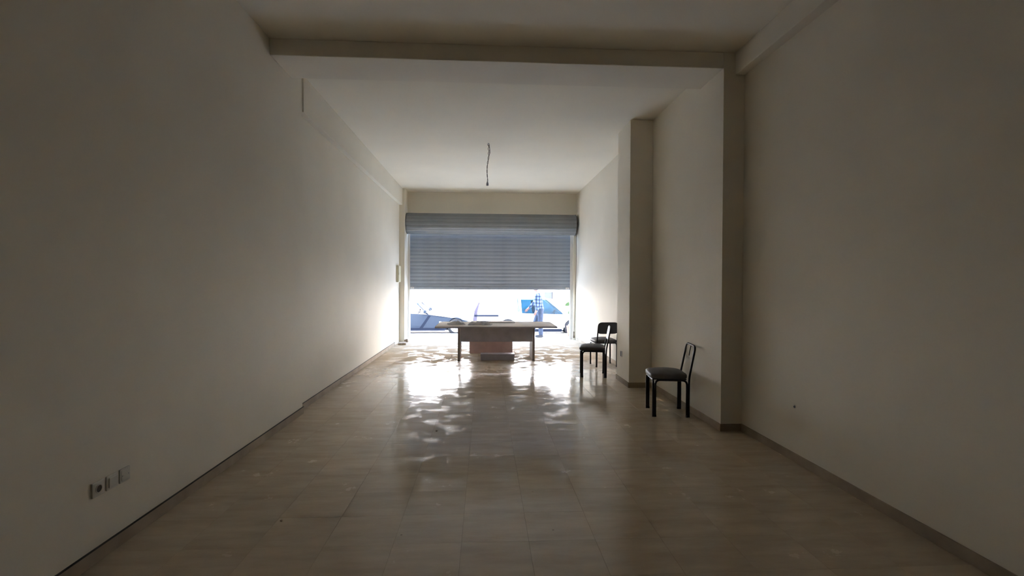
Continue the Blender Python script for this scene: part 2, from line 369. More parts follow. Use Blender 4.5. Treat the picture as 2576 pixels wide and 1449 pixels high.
def far_building():
    b = empty('building', (0, 28.0, ZPAV)); tag(b, 'pale rendered building across the road behind the white car', 'building')
    bm = bmesh.new()
    # wall with real openings: a low row with one window, an upper row with six
    rows = [(0.80, 1.32, [(3.40, 4.10)]), (2.9, 4.2, [(-9.5, -8.3), (-5.6, -4.4), (-1.2, 0.0), (3.2, 4.4), (7.2, 8.4), (11, 12.2)])]
    zs = 0.0
    for z0, z1, wins in rows:
        add_box(bm, -20, 20, 0.0, 0.3, zs, z0)
        xs = [-20] + [v for q in wins for v in q] + [20]
        for p_, q_ in zip(xs[::2], xs[1::2]): add_box(bm, p_, q_, 0.0, 0.3, z0, z1)
        zs = z1
    add_box(bm, -20, 20, 0.0, 0.3, zs, 7.0)
    link('wall', done(bm), RENDER, b)
    for z0, z1, wins in rows:
        for p_, q_ in wins:
            bm = bmesh.new()
            for e in ((p_, p_+0.07, z0, z1), (q_-0.07, q_, z0, z1), (p_+0.07, q_-0.07, z0, z0+0.07), (p_+0.07, q_-0.07, z1-0.07, z1)):
                add_box(bm, e[0], e[1], 0.06, 0.14, e[2], e[3])
            wn = link('window', done(bm), FRAME, b)
            box('pane', p_+0.07, q_-0.07, 0.09, 0.10, z0+0.07, z1-0.07, PANE, wn)
            box('shutter_leaf', q_-0.02-0.22*(q_-p_), q_-0.10, -0.05, -0.005, z0-0.02, z1+0.02, FRAME, wn, bev=0.006)
            box('shutter_edge', q_-0.10, q_+0.02, -0.09, -0.005, z0-0.02, z1+0.02, SHUTBLUE, wn, bev=0.006)
    box('plinth', -20, 20, -0.04, 0.0, 0, 0.3, KERB, b); box('cornice', -20, 20, -0.25, 0.3, 7.0, 7.3, RENDER, b, bev=0.03)
    box('back_wall', -20, 20, 4.0, 4.3, 0, 7.0, RENDER, b); box('roof', -20, 20, 0.3, 4.0, 6.8, 7.0, RENDER, b)
far_building()

# ------------------------------------------------------------------ cars
def arch(cx, r, z0, n=12):
    a0 = math.asin(min(1, (z0-0.31)/r)) if z0 > 0.31 else -math.asin((0.31-z0)/r)
    return [(cx + r*math.cos(a), 0.31 + r*math.sin(a)) for a in [PI-a0 - (PI-2*a0)*k/n for k in range(n+1)]]
def make_wheel(parent, x, y, s):
    """s = -1: the outer face looks to -y"""
    wh = lathe('wheel', [(0.19, -0.09), (0.29, -0.095), (0.31, -0.07), (0.31, 0.07), (0.29, 0.095), (0.19, 0.09)], TYRE, parent, 36, 'y', (x, y, 0.31))
    lathe('rim', [(0.205, -0.10), (0.19, -0.102), (0.175, -0.06), (0.175, 0.06), (0.19, 0.102), (0.205, 0.10)], ALLOY, wh, 36, 'y', (x, y, 0.31))
    bm = bmesh.new()
    for k in range(5):
        a = 2*PI*k/5+0.3
        p0 = Vector((x+0.03*math.cos(a), y+s*0.085, 0.31+0.03*math.sin(a))); p1 = Vector((x+0.18*math.cos(a), y+s*0.075, 0.31+0.18*math.sin(a)))
        add_tube(bm, [p0, p1], [0.035, 0.022], 8)
    add_lathe(bm, [(0.05, -0.012), (0.05, 0.012)], 16, 'y', (x, y+s*0.09, 0.31))
    link('spokes', done(bm), ALLOY, wh)
def make_car(label, paint, origin, W, xf, xr, front, rear, hood, belt, cabin, convertible=False, strip=False):
    """local x forward, y across (near side -W/2), z up from the road"""
    c = empty('car', origin); tag(c, label, 'car')
    low = [(rear, 0.30)] + [(rear+0.03, 0.22)]
    low += arch(xr, 0.36, 0.22) + arch(xf, 0.36, 0.22)
    low += [(front-0.06, 0.22), (front, 0.32)]
    top = hood + belt
    prism('body', low + top, -W/2, W/2, paint, c, 'y', bev=0.035)
    box('underbody', rear+0.15, front-0.15, -W/2+0.24, W/2-0.24, 0.17, 0.5, TRIMDK, c)
    for x in (xf, xr):
        make_wheel(c, x, -W/2+0.10, -1); make_wheel(c, x, W/2-0.10, 1)
    for s in (-1, 1):
        y = s*W/2
        box('sill', xr+0.40, xf-0.40, min(y, y+s*0.012), max(y, y+s*0.012), 0.17, 0.27, TRIMDK, c)
        d = box('door', cabin[0][0]-1.12, cabin[0][0]-0.06, min(y, y+s*0.006), max(y, y+s*0.006), 0.33, belt[0][1]-0.07, paint, c, bev=0.002)
        box('door_handle', cabin[0][0]-1.05, cabin[0][0]-0.88, min(y+s*0.006, y+s*0.03), max(y+s*0.006, y+s*0.03), belt[0][1]-0.16, belt[0][1]-0.13, TRIMDK, d, bev=0.005)
        mi = cushion('mirror', 0.12, 0.20, 0.13, paint, c, 0.5, 0.5, 20, 10); mi.location = (cabin[0][0]-0.12, y+s*0.10, belt[0][1]+0.08)
        tube('mirror_arm', [(0.02, -s*0.14, -0.09), (0.0, -s*0.05, -0.03)], 0.018, TRIMDK, mi, 8)
        hl = cushion('headlight', 0.30, 0.10, 0.11, LAMPW, c, 0.7, 0.8, 24, 12); hl.location = (front-0.30, s*(W/2-0.035), hood[1][1]-0.09); hl.rotation_euler = (0, 0.2, s*0.25)
        box('side_light', xf-0.62, xf-0.54, min(y, y+s*0.01), max(y, y+s*0.01), 0.47, 0.51, LAMPW, c, bev=0.003)
        tl = prism('taillight', [(rear-0.012, 0.52), (rear+0.14, 0.52), (rear+0.15, 0.90), (rear+0.235, 1.22), (rear+0.205, 1.24), (rear+0.045, 0.92)] if not convertible else
                   [(rear-0.01, 0.55), (rear+0.1, 0.55), (rear+0.1, 0.68), (rear-0.01, 0.68)], y-s*0.20, y+s*0.008, LAMPR, c, 'y', bev=0.008)
    box('front_bumper', front-0.02, front+0.05, -W/2+0.05, W/2-0.05, 0.25, 0.42, paint if convertible else TRIMDK, c, bev=0.02)
    box('rear_bumper', rear-0.05, rear+0.03, -W/2+0.05, W/2-0.05, 0.28, 0.46, paint if convertible else TRIMDK, c, bev=0.02)
    box('number_plate', front+0.05, front+0.06, -0.26, 0.26, 0.28, 0.39, WHITEM, c)
    if strip:
        box('rub_strip', rear+0.05, rear+0.92, -W/2-0.018, -W/2, 0.725, 0.785, TRIMDK, c, bev=0.006)
    # cabin
    (ax, az), (bx, bz), (cx, cz), (dx, dz) = cabin     # cowl, roof front, roof rear, rear belt
    yb, yt = W/2-0.05, W/2-0.20
    def lean(z): return yb + (yt-yb)*(z-az)/(bz-az)
    def bar(name, p, q, r=0.035): return tube(name, [p, q], r, paint, c, 8)
    for s in (-1, 1):
        bar('windscreen_pillar', (ax, s*yb, az-0.03), (bx, s*yt, bz), 0.028)
        if not convertible:
            mx = (ax+dx)/2
            bar('door_pillar', (mx, s*yb, az-0.03), (mx-0.05, s*yt, bz), 0.035)
            bar('rear_pillar', (dx, s*yb, dz-0.03), (cx, s*yt, cz), 0.06)
            def pane(pts, g):
                bm = bmesh.new()
                o = [(x, s*lean(z), z) for x, z in pts]; n = len(o)
                A = [bm.verts.new(p) for p in o]; B = [bm.verts.new((p[0], p[1]-s*0.006, p[2])) for p in o]
                bm.faces.new(A); bm.faces.new(B)
                for k in range(n): bm.faces.new((A[k], A[(k+1) % n], B[(k+1) % n], B[k]))
                link('side_window', done(bm), g, c)
            pane([(mx+0.03, az), (ax-0.04, az), (bx-0.03, bz-0.03), (mx-0.01, bz-0.03)], TINTED)
            pane([(dx+0.08, az), (mx-0.03, az), (mx-0.07, bz-0.03), (cx+0.05, cz-0.03)], GLASS)
    def screen(name, lo, hi):
        bm = bmesh.new()
        q = [(lo[0], -yb, lo[1]), (lo[0], yb, lo[1]), (hi[0], yt, hi[1]), (hi[0], -yt, hi[1])]
        A = [bm.verts.new(p) for p in q]; B = [bm.verts.new((p[0]-0.006, p[1], p[2]-0.004)) for p in q]
        bm.faces.new(A); bm.faces.new(B)
        for k in range(4): bm.faces.new((A[k], A[(k+1) % 4], B[(k+1) % 4], B[k]))
        link(name, done(bm), GLASS, c)
    screen('windscreen', (ax, az), (bx, bz))
    if convertible:
        bar('windscreen_header', (bx, -yt, bz), (bx, yt, bz), 0.022)
    else:
        screen('rear_window', (dx, dz), (cx, cz))
        prism('roof', [(cx-0.03, cz), (cx, cz+0.03), ((bx+cx)/2, bz+0.06), (bx-0.05, bz+0.03), (bx+0.01, bz)], -yt-0.03, yt+0.03, paint, c, 'y', bev=0.02)
    for s in (-1, 1):
        st = cushion('seat', 0.50, 0.46, 0.18, TANSEAT if convertible else VINYL, c, 0.5, 0.4, 28, 10); st.location = (ax-0.75, s*0.36, 0.58)
        bk = cushion('backrest', 0.16, 0.46, 0.62, TANSEAT if convertible else VINYL, st, 0.5, 0.5, 28, 12); bk.location = (-0.30, 0, 0.26); bk.rotation_euler = (0, -0.25, 0)
        hd = cushion('headrest', 0.10, 0.26, 0.17, TANSEAT if convertible else VINYL, st, 0.6, 0.6, 20, 10); hd.location = (-0.40, 0, 0.62)
    sw = bmesh.new(); n = 20
    add_tube(sw, [(ax-0.42+0.06*math.sin(a), -0.36+0.18*math.cos(a), 0.78+0.17*math.sin(a)) for a in [2*PI*k/n for k in range(n+1)]], 0.014, 8)
    link('steering_wheel', done(sw), TRIMDK, c, smooth=True)
    return c
# dark open car on the left: front wheel at x = -1.06
dk = make_car('slate grey open car parked left of the desk beyond the opening', PAINTDK, (-1.06, 18.0+0.81, ZROAD), 1.62, 0.0, -2.35, 0.48, -3.05,
         [(0.48, 0.46), (0.42, 0.54), (0.12, 0.60), (-0.40, 0.68), (-0.95, 0.755)],
         [(-1.67, 0.80), (-2.4, 0.83), (-2.9, 0.80), (-3.05, 0.70)], [(-1.0, 0.76), (-1.45, 1.16), (-1.9, 1.2), (-2.2, 0.83)], convertible=True)
prism('door_reflection', [(-1.34, 0.26), (-1.22, 0.26), (-0.92, 0.72), (-1.02, 0.72)], -0.81-0.012, -0.81-0.0065, TRIMDK, dk)['label'] = 'dark slanted plate painted as a pole reflection on the door'  # thin dark plate stands in for a pole's reflection in the door
# white hatchback on the right
make_car('white hatchback parked behind the walking person', PAINTWH, (3.34, 17.55+0.81, ZROAD), 1.62, -0.13, -2.50, 0.70, -3.76,
         [(0.72, 0.52), (0.62, 0.64), (0.1, 0.74), (-0.36, 0.80)],
         [(-1.4, 0.82), (-2.6, 0.86), (-3.70, 0.90), (-3.76, 0.74)], [(-0.36, 0.79), (-1.05, 1.36), (-3.40, 1.38), (-3.66, 0.88)], strip=True)

# ------------------------------------------------------------------ person walking to the left
def skin(name, verts, edges, radii, material, parent, root=0, sub=2, extra=None):
    me = bpy.data.meshes.new(name); me.from_pydata(verts, edges, [])
    o = bpy.data.objects.new(name, me); COL.objects.link(o)
    o.modifiers.new('skin', 'SKIN'); s = o.modifiers.new('sub', 'SUBSURF'); s.levels = sub; s.render_levels = sub
    for i, sv in enumerate(me.skin_vertices[0].data):
        r = radii[i]; sv.radius = (r, r) if not isinstance(r, tuple) else r; sv.use_root = (i == root)
    dg = bpy.context.evaluated_depsgraph_get(); dg.update()
    new = bpy.data.meshes.new_from_object(o.evaluated_get(dg)); bpy.data.objects.remove(o); bpy.data.meshes.remove(me)
    if extra:
        bm = bmesh.new(); bm.from_mesh(new); extra(bm); bmesh.ops.recalc_face_normals(bm, faces=bm.faces); bm.to_mesh(new); bm.free()
    return link(name, new, material, parent, smooth=True)
def make_person():
    # local: faces -x, near side -y, z from the pavement
    p = empty('person', (1.76, 16.0, ZPAV)); tag(p, 'person in a blue plaid shirt and dark trousers walking past outside', 'person')
    hip, chest, neck = (0.06, 0, 0.92), (0.0, 0, 1.28), (-0.035, 0, 1.47)
    V = [hip, (0.03, 0, 1.08), chest, (-0.015, 0, 1.40), neck, (-0.055, 0, 1.55), (-0.06, 0, 1.60)]
    R = [0.095, 0.11, 0.14, 0.11, 0.064, 0.062, 0.07]
    E = [(0, 1), (1, 2), (2, 3), (3, 4), (4, 5), (5, 6)]
    def chain(a, pts, rs):
        k = a
        for q, r in zip(pts, rs):
            V.append(q); R.append(r); E.append((k, len(V)-1)); k = len(V)-1
        return k
    near_arm = [(0.0, -0.19, 1.39), (0.03, -0.235, 1.10), (-0.09, -0.24, 0.86), (-0.115, -0.24, 0.79)]
    far_arm = [(0.0, 0.19, 1.39), (-0.10, 0.24, 1.12), (-0.30, 0.24, 0.94), (-0.35, 0.24, 0.89)]
    chain(3, near_arm, [0.062, 0.046, 0.034, 0.044]); chain(3, far_arm, [0.062, 0.046, 0.034, 0.044])
    near_leg = [(0.075, -0.10, 0.84), (0.06, -0.10, 0.48), (0.10, -0.10, 0.09), (0.02, -0.10, 0.04)]
    far_leg = [(0.05, 0.10, 0.84), (-0.08, 0.10, 0.48), (-0.18, 0.10, 0.09), (-0.27, 0.10, 0.05)]
    chain(0, near_leg, [0.068, 0.055, 0.04, 0.032]); chain(0, far_leg, [0.068, 0.055, 0.04, 0.032])
    def fingers_head(bm):
        for (px, py, pz), d in ((near_arm[3], Vector((-0.25, 0, -1))), (far_arm[3], Vector((-0.8, 0, -0.65)))):
            d.normalize(); side = Vector((1, 0, 0)) if abs(d.z) > 0.9 else Vector((-d.z, 0, d.x)) * -1
            base = Vector((px, py, pz))
            for j, ln in enumerate((0.066, 0.076, 0.071, 0.056)):
                o = base + side*(-0.027 + 0.018*j) - d*0.012
                cur = Vector((-0.35*abs(d.z), 0, -0.35*abs(d.x)))
                add_tube(bm, [o, o + d*ln*0.55, o + (d+cur*0.5).normalized()*ln*0.95, o + (d+cur).normalized()*ln*1.3], [0.010, 0.0095, 0.0085, 0.006], 6)
            o = base - side*0.018 - d*0.01
            add_tube(bm, [o - d*0.01, o - side*0.022 + d*0.018, o - side*0.026 + d*0.05], [0.012, 0.011, 0.007], 6)
        # head, carried a little forward
        hc = Vector((-0.075, 0, 1.645)); rows = []
        for j in range(1, 14):
            ph = -PI/2 + PI*j/14; row = []
            for i in range(24):
                th = 2*PI*i/24
                x, y, z = 0.098*math.cos(ph)*math.cos(th), 0.076*math.cos(ph)*math.sin(th), 0.118*math.sin(ph)
                if z < 0: x = x*(1+0.18*z/0.118) - 0.018*(-z/0.118); y *= 1 + 0.22*z/0.118          # jaw
                fr = max(0, -math.cos(th))**6
                x -= 0.020*fr*math.exp(-((z+0.015)/0.022)**2)                                          # nose
                x -= 0.006*fr*math.exp(-((z+0.058)/0.012)**2)                                          # lips
                x += 0.006*math.exp(-((z-0.01)/0.012)**2)*math.exp(-((abs(y)-0.03)/0.015)**2)*(1 if math.cos(th) < 0 else 0)
                row.append(bm.verts.new(hc + Vector((x, y, z))))
            rows.append(row)
        for a, b in zip(rows, rows[1:]):
            for i in range(24): bm.faces.new((a[i], a[(i+1) % 24], b[(i+1) % 24], b[i]))
        bm.faces.new(rows[0]); bm.faces.new(rows[-1])
        for s in (-1, 1):
            add_tube(bm, [hc + Vector((0.015, s*0.074, -0.03)), hc + Vector((0.02, s*0.088, 0.0)), hc + Vector((0.012, s*0.082, 0.03))], [0.010, 0.016, 0.011], 8)
    skin('body', V, E, R, SKIN, p, 0, 2, fingers_head)
    hc = Vector((-0.075, 0, 1.645))
    for s in (-1, 1):
        e = cushion('eye', 0.018, 0.024, 0.012, BLACKP, p, 1, 1, 12, 8); e.location = hc + Vector((-0.088, s*0.032, 0.008))
    h = cushion('hair', 0.215, 0.172, 0.17, HAIR, p, 1, 1, 28, 12); h.location = hc + Vector((0.022, 0, 0.055))
    # shirt: torso and long sleeves, a little looser than the body
    V, R, E = [], [], []
    V += [(0.065, 0, 0.80), (0.05, 0, 0.96), (0.025, 0, 1.12), (0.0, 0, 1.28), (-0.012, 0, 1.40), (-0.03, 0, 1.455)]
    R += [0.178, 0.162, 0.150, 0.158, 0.125, 0.082]; E += [(i, i+1) for i in range(5)]
    chain(4, near_arm[:2] + [(-0.075, -0.24, 0.885)], [0.080, 0.066, 0.050]); chain(4, far_arm[:2] + [(-0.28, 0.24, 0.96)], [0.080, 0.064, 0.050])
    skin('shirt', V, E, R, PLAID, p, 2)
    V, R, E = [], [], []
    V += [(0.06, 0, 1.02), (0.065, 0, 0.88)]; R += [0.130, 0.145]; E += [(0, 1)]
    chain(1, [(0.08, -0.10, 0.80), (0.07, -0.10, 0.48), (0.095, -0.10, 0.12), (0.095, -0.10, 0.07)], [0.110, 0.085, 0.080, 0.080])
    chain(1, [(0.045, 0.10, 0.80), (-0.08, 0.10, 0.48), (-0.18, 0.10, 0.13), (-0.19, 0.10, 0.08)], [0.110, 0.082, 0.075, 0.075])
    skin('trousers', V, E, R, DENIM, p, 0)
    for (x, y) in ((0.04, -0.10), (-0.25, 0.10)):
        s = cushion('shoe', 0.28, 0.10, 0.09, SHOE, p, 0.6, 0.7, 24, 10); s.location = (x, y, 0.045)
make_person()

# ------------------------------------------------------------------ young plant by the right jamb
def make_plant():
    p = empty('potted_plant', (2.97, 16.35, ZPAV)); tag(p, 'broad leaved green plant at the right edge of the opening', 'plant')
    lathe('pot', [(0.13, 0.0), (0.15, 0.02), (0.19, 0.30), (0.20, 0.34), (0.17, 0.34), (0.16, 0.30)], POT, p, 28)
    tube('stem', [(0, 0, 0.28), (0.01, 0, 0.6), (0.0, 0.01, 0.95), (0.02, 0, 1.15)], [0.018, 0.015, 0.012, 0.008], BARK, p, 8)
    rnd = random.Random(3)
    spots = [(PI, 1.06, 0.24, 0.15), (0.2, 0.9, 0.2, 0.3), (2.2, 0.75, 0.18, 0.3), (-1.2, 0.8, 0.19, 0.3), (0.9, 1.1, 0.2, 0.7), (-0.5, 1.12, 0.2, 0.8), (4.3, 1.12, 0.2, 0.9), (2.0, 1.13, 0.18, 0.9)]
    for a, z, ln, up in spots:
        bm = bmesh.new(); n = 8; prev = None; d = Vector((math.cos(a), math.sin(a), 0)); sd = (Vector((-math.sin(a), math.cos(a), 0))*0.4 + Vector((0, 0, 0.92))).normalized()
        for k in range(n+1):
            t = k/n; wd = 0.075*math.sin(PI*min(1, t*0.93+0.05))**0.8 + 0.002
            c = Vector((0, 0, z)) + d*(0.02+ln*t) + Vector((0, 0, up*ln*t - 0.25*ln*t*t))
            row = [bm.verts.new(c - sd*wd + Vector((0, 0, 0.02*wd/0.06))), bm.verts.new(c), bm.verts.new(c + sd*wd + Vector((0, 0, 0.02*wd/0.06)))]
            if prev:
                for j in range(2): bm.faces.new((prev[j], prev[j+1], row[j+1], row[j]))
            prev = row
        me = done(bm); lf = link('leaf', me, LEAF, p, smooth=True)
        sm = lf.modifiers.new('thick', 'SOLIDIFY'); sm.thickness = 0.003
make_plant()

# ------------------------------------------------------------------ roller shutter
def make_shutter():
    YC = 13.63; xl, xr = -2.10, 2.43
    s = empty('roller_shutter', (0, YC, 0)); tag(s, 'grey slatted roller shutter pulled halfway down over the entrance', 'shutter')
    # one slat: shallow curve towards the room
    hgt = 0.1013
    prof = [(0.008*math.sin(PI*min(1, k/7)) , hgt*k/8) for k in range(8)] + [(-0.0015, hgt*0.95), (0.0, hgt)]
    inner = [(-a, z) for a, z in prof]; outer = [(-a+0.010, z) for a, z in reversed(prof)]
    bm = bmesh.new(); add_prism(bm, inner + outer, xl, xr, 'x'); sm = done(bm, 'slat')
    zb = 1.475
    for k in range(15): link('slat', sm, SHUT, s, loc=(0, 0, zb + k*hgt))
    bb = box('bottom_bar', xl-0.01, xr+0.01, -0.022, 0.022, 1.395, zb, SHUT, s, bev=0.006)
    for x in (xl+0.09, xr-0.10):
        l = box('latch', x-0.05, x+0.05, -0.035, -0.022, 1.415, 1.465, WHITEM, bb, bev=0.004)
        box('latch_slot', x-0.012, x+0.012, -0.040, -0.035, 1.432, 1.448, GREYM, l)
    # roll of wound slats
    cy_, cz, rad = -0.275, 3.195, 0.275
    n = 16
    arc = [(rad + 0.008*math.sin(PI*j/6), (j/6-0.5)*2*PI/n*0.97) for j in range(7)]
    pts = [(r*math.cos(a), r*math.sin(a)) for r, a in arc] + [((rad-0.014)*math.cos(a), (rad-0.014)*math.sin(a)) for _, a in reversed(arc)]
    bm = bmesh.new(); add_prism(bm, pts, xl-0.008, xr+0.055, 'x'); rm = done(bm, 'rolled_slat')
    for k in range(n):
        o = link('rolled_slat', rm, ROLLM, s, loc=(0, cy_, cz), rot=(2*PI*k/n + 0.1, 0, 0))
    lathe('axle', [(rad-0.03, xl-0.006), (rad-0.03, xr+0.053)], SHUTDK, s, 32, 'x', (0, cy_, cz), smooth=False)
    for x in (xl-0.020, xr+0.056):
        lathe('end_plate', [(rad+0.012, x), (rad+0.012, x+0.010)], SHUTDK, s, 40, 'x', (0, cy_, cz), smooth=False)
    for x0, x1 in ((xl-0.022, xl+0.03), (xr-0.03, xr+0.042)):
        bm = bmesh.new()
        outx = x0 if x0 < 0 else x1-0.006
        add_box(bm, outx, outx+0.006, -0.045, 0.045, 0, 2.95)
        add_box(bm, x0, x1, -0.051, -0.045, 0, 2.95); add_box(bm, x0, x1, 0.045, 0.051, 0, 2.95)
        link('guide_rail', done(bm), WHITEM, s)
make_shutter()
# pull cord
pc = empty('pull_cord', (2.50, 13.30, 2.95)); tag(pc, 'thin brown pull cord hanging beside the right jamb', 'cord')
tube('cord', [(0.02, 0.0, 0.0), (0.02, 0, -0.6), (0.015, 0, -1.3), (-0.005, 0, -2.0), (-0.03, 0, -2.72)], 0.006, CORD, pc, 8)
lathe('handle', [(0.012, 0.0), (0.022, -0.03), (0.014, -0.07), (0.024, -0.13), (0.030, -0.17), (0.012, -0.18)], CORD, pc, 16, 'z', (-0.032, 0, -2.70))

# ------------------------------------------------------------------ desk
dz = 0.72
d = empty('desk', (0.24, 10.28, 0)); tag(d, 'large desk with dark front panel and dusty grey top by the entrance', 'desk')
prism('table_top', [(-1.225, -0.62), (1.215, -0.62), (1.225, 0.5), (1.17, 0.62), (-1.17, 0.62), (-1.225, 0.5)], dz-0.032, dz, DESKTOP, d, 'z', bev=0.004)
prism('edge_band', [(-1.228, -0.624), (1.218, -0.624), (1.218, -0.6205), (-1.228, -0.6205)], dz-0.034, dz-0.004, DESKDK, d, 'z')
box('front_panel', -0.735, 0.735, -0.40, -0.375, 0.39, dz-0.032, DESKDK, d, bev=0.002)
for s in (-1, 1):
    l = box('leg_panel', s*0.7625-0.0225, s*0.7625+0.0225, -0.40, 0.25, 0.0, dz-0.032, DESKLEG, d, bev=0.003)
    box('foot_glide', s*0.7625-0.027, s*0.7625+0.027, -0.405, -0.33, 0.0, 0.015, BLACKP, l, bev=0.003)
box('rear_rail', -0.735, 0.735, 0.20, 0.225, 0.55, dz-0.032, DESKDK, d)
# things under and on it
cb = empty('storage_box', (0.145, 11.12, 0)); tag(cb, 'reddish brown box standing on the floor under the desk', 'box')
box('body', -0.485, 0.485, -0.19, 0.19, 0.0, 0.60, CARTON, cb, bev=0.004); box('lid', -0.492, 0.492, -0.197, 0.197, 0.601, 0.64, CARTON, cb, bev=0.004)
db = empty('floor_case', (0.268, 10.04, 0)); tag(db, 'low dark flat case on the floor under the desk front panel', 'case')
box('body', -0.345, 0.345, -0.11, 0.11, 0.0, 0.10, DESKDK, db, bev=0.006); box('lid', -0.350, 0.350, -0.115, 0.115, 0.101, 0.13, DESKDK, db, bev=0.006)
bd = empty('loose_board', (0.18, 10.68, dz)); tag(bd, 'thin flat board lying along the back of the desk', 'board')
box('panel', -0.48, 0.48, -0.14, 0.20, 0.0, 0.018, DESKTOP, bd, bev=0.002); box('edge_strip', -0.48, 0.48, 0.201, 0.206, 0.0, 0.018, DESKDK, bd)
def heap(name, label, cat, loc, sx, sy, hz, seed):
    rnd = random.Random(seed); bm = bmesh.new(); nx, ny = 34, 16; ph = [rnd.uniform(0, 6.28) for _ in range(8)]
    def top(u, v):
        e = max(0, (1-abs(u)**2.5))*max(0, (1-abs(v)**2.5))
        n = 0.55 + 0.2*math.sin(5*u+ph[0]+3*v) + 0.15*math.sin(9*u-4*v+ph[1]) + 0.12*math.sin(14*u+7*v+ph[2]) + 0.08*math.sin(21*u+ph[3]-13*v)
        return hz*e**0.5*max(0.12, n)
    gT = [[None]*(ny+1) for _ in range(nx+1)]; gB = [[None]*(ny+1) for _ in range(nx+1)]
    for i in range(nx+1):
        for j in range(ny+1):
            u, v = 2*i/nx-1, 2*j/ny-1
            wob = 1 + 0.09*math.sin(4*math.atan2(v, u)+ph[4]) + 0.05*math.sin(7*math.atan2(v, u)+ph[5])
            r = max(abs(u), abs(v)) / max(1e-6, math.hypot(u, v)); k = (0.55+0.45*r)*wob
            x, y = u*sx/2*k, v*sy/2*k
            gT[i][j] = bm.verts.new((x, y, top(u, v)+0.004)); gB[i][j] = bm.verts.new((x, y, 0.0))
    for i in range(nx):
        for j in range(ny):
            bm.faces.new((gT[i][j], gT[i+1][j], gT[i+1][j+1], gT[i][j+1])); bm.faces.new((gB[i][j], gB[i][j+1], gB[i+1][j+1], gB[i+1][j]))
    rim = [(i, 0) for i in range(nx)] + [(nx, j) for j in range(ny)] + [(i, ny) for i in range(nx, 0, -1)] + [(0, j) for j in range(ny, 0, -1)]
    for (a, b), (c, e) in zip(rim, rim[1:]+rim[:1]): bm.faces.new((gT[a][b], gT[c][e], gB[c][e], gB[a][b]))
    o = link(name, done(bm), CLOTH, None, smooth=True, loc=loc); return tag(o, label, cat)
heap('crumpled_cloth', 'small crumpled grey cloth at the left end of the desk top', 'cloth', (-0.60, 10.2, dz), 0.36, 0.26, 0.075, 1)
heap('crumpled_cloth', 'wide crumpled grey cloth near the middle of the desk top', 'cloth', (-0.10, 10.1, dz), 0.50, 0.28, 0.085, 2)

# ------------------------------------------------------------------ chairs
def make_chair(label, cx, cy_, face, backrest=True):
    """local: faces +x, rear legs at -x; footprint 0.40 wide (y) by 0.38 deep (x)"""
    c = empty('chair', (cx, cy_, 0), face); tag(c, label, 'chair', 'black tubular chairs by the right wall')
    D, Wd, H, r = 0.185, 0.20, 0.44, 0.0125
    for s in (-1, 1):
        tube('side_frame', fillet([(D, s*Wd, 0), (D, s*Wd, H), (-D, s*Wd, H), (-D, s*Wd, 0)], 0.06), r, BLACKM, c)
    tube('front_frame', fillet([(D+0.024, -Wd, 0), (D+0.024, -Wd, H), (D+0.024, Wd, H), (D+0.024, Wd, 0)], 0.05), r, BLACKM, c)
    bx = -D-0.024
    tube('back_frame', fillet([(bx, -Wd+0.004, 0), (bx, -Wd+0.004, 0.46), (bx-0.075, -Wd+0.012, 0.845), (bx-0.075, Wd-0.012, 0.845), (bx, Wd-0.004, 0.46), (bx, Wd-0.004, 0)], 0.07, 6), r, BLACKM, c)
    st = cushion('seat', 0.44, 0.43, 0.075, VINYL, c, 0.42, 0.32, bulge=0.032); st.location = (0.02, 0, 0.482)
    box('seat_base', -0.185, 0.215, -0.185, 0.185, 0.4405, 0.4525, BLACKM, c, bev=0.003)
    if backrest:
        b = cushion('backrest', 0.030, 2*Wd-0.012, 0.215, PLASTIC, c, 0.3, 0.55, nu=36, nv=14); b.location = (bx-0.052, 0, 0.742); b.rotation_euler = (0, -0.192, 0)
    else:
        t = tube('bracket', [(bx-0.075, 0, 0.84), (bx-0.06, 0, 0.77), (bx-0.052, 0.0, 0.71)], 0.006, BLACKM, c, 6); t['label'] = 'thin dark strap hanging from the empty back frame'
    for x, y in ((D, -Wd), (D, Wd), (-D, -Wd), (-D, Wd)):
        lathe('foot_cap', [(0.0145, 0.0), (0.0155, 0.004), (0.0155, 0.022), (0.013, 0.024)], BLACKP, c, 14, 'z', (x, y, 0))
    return c
make_chair('black chair with an empty back frame in front of the corner', 2.255, 5.865, math.radians(172), backrest=False)
make_chair('black chair turned side on just beyond the pillar', 1.875, 8.29, math.radians(170))
make_chair('black chair seen from behind, half hidden by the pillar', 2.305, 9.29, math.radians(94))

# ------------------------------------------------------------------ small things on the walls and ceiling
# bare lamp wire
pw = empty('hanging_wire', (0.057, 8.69, ZC)); tag(pw, 'bare twisted lamp wire with empty holder hanging from the ceiling', 'wire')
lathe('ceiling_hook', [(0.016, 0.0), (0.016, -0.006), (0.006, -0.012), (0.005, -0.03)], GREYM, pw, 16)
tw = bmesh.new()
for ph in (0, PI):
    pts = []
    for k in range(61):
        t = k/60; a = t*26 + ph; rr = 0.012*(1-t)**2 + 0.0045
        pts.append((-0.02*t + 0.012*math.sin(7*t) + rr*math.cos(a), rr*math.sin(a), -0.02-0.66*t))
    add_tube(tw, pts, 0.0042, 6)
link('twisted_wire', done(tw), CORD, pw, smooth=True)
tube('wire_tail', [(0.0, 0, -0.02), (0.02, 0, -0.08), (0.028, 0.0, -0.16), (0.012, 0, -0.22)], 0.004, CORD, pw, 6)
lathe('lamp_holder', [(0.006, 0.03), (0.010, 0.0), (0.020, -0.03), (0.022, -0.07), (0.018, -0.075), (0.012, -0.06)], GREYM, pw, 20, 'z', (-0.018, 0, -0.68))
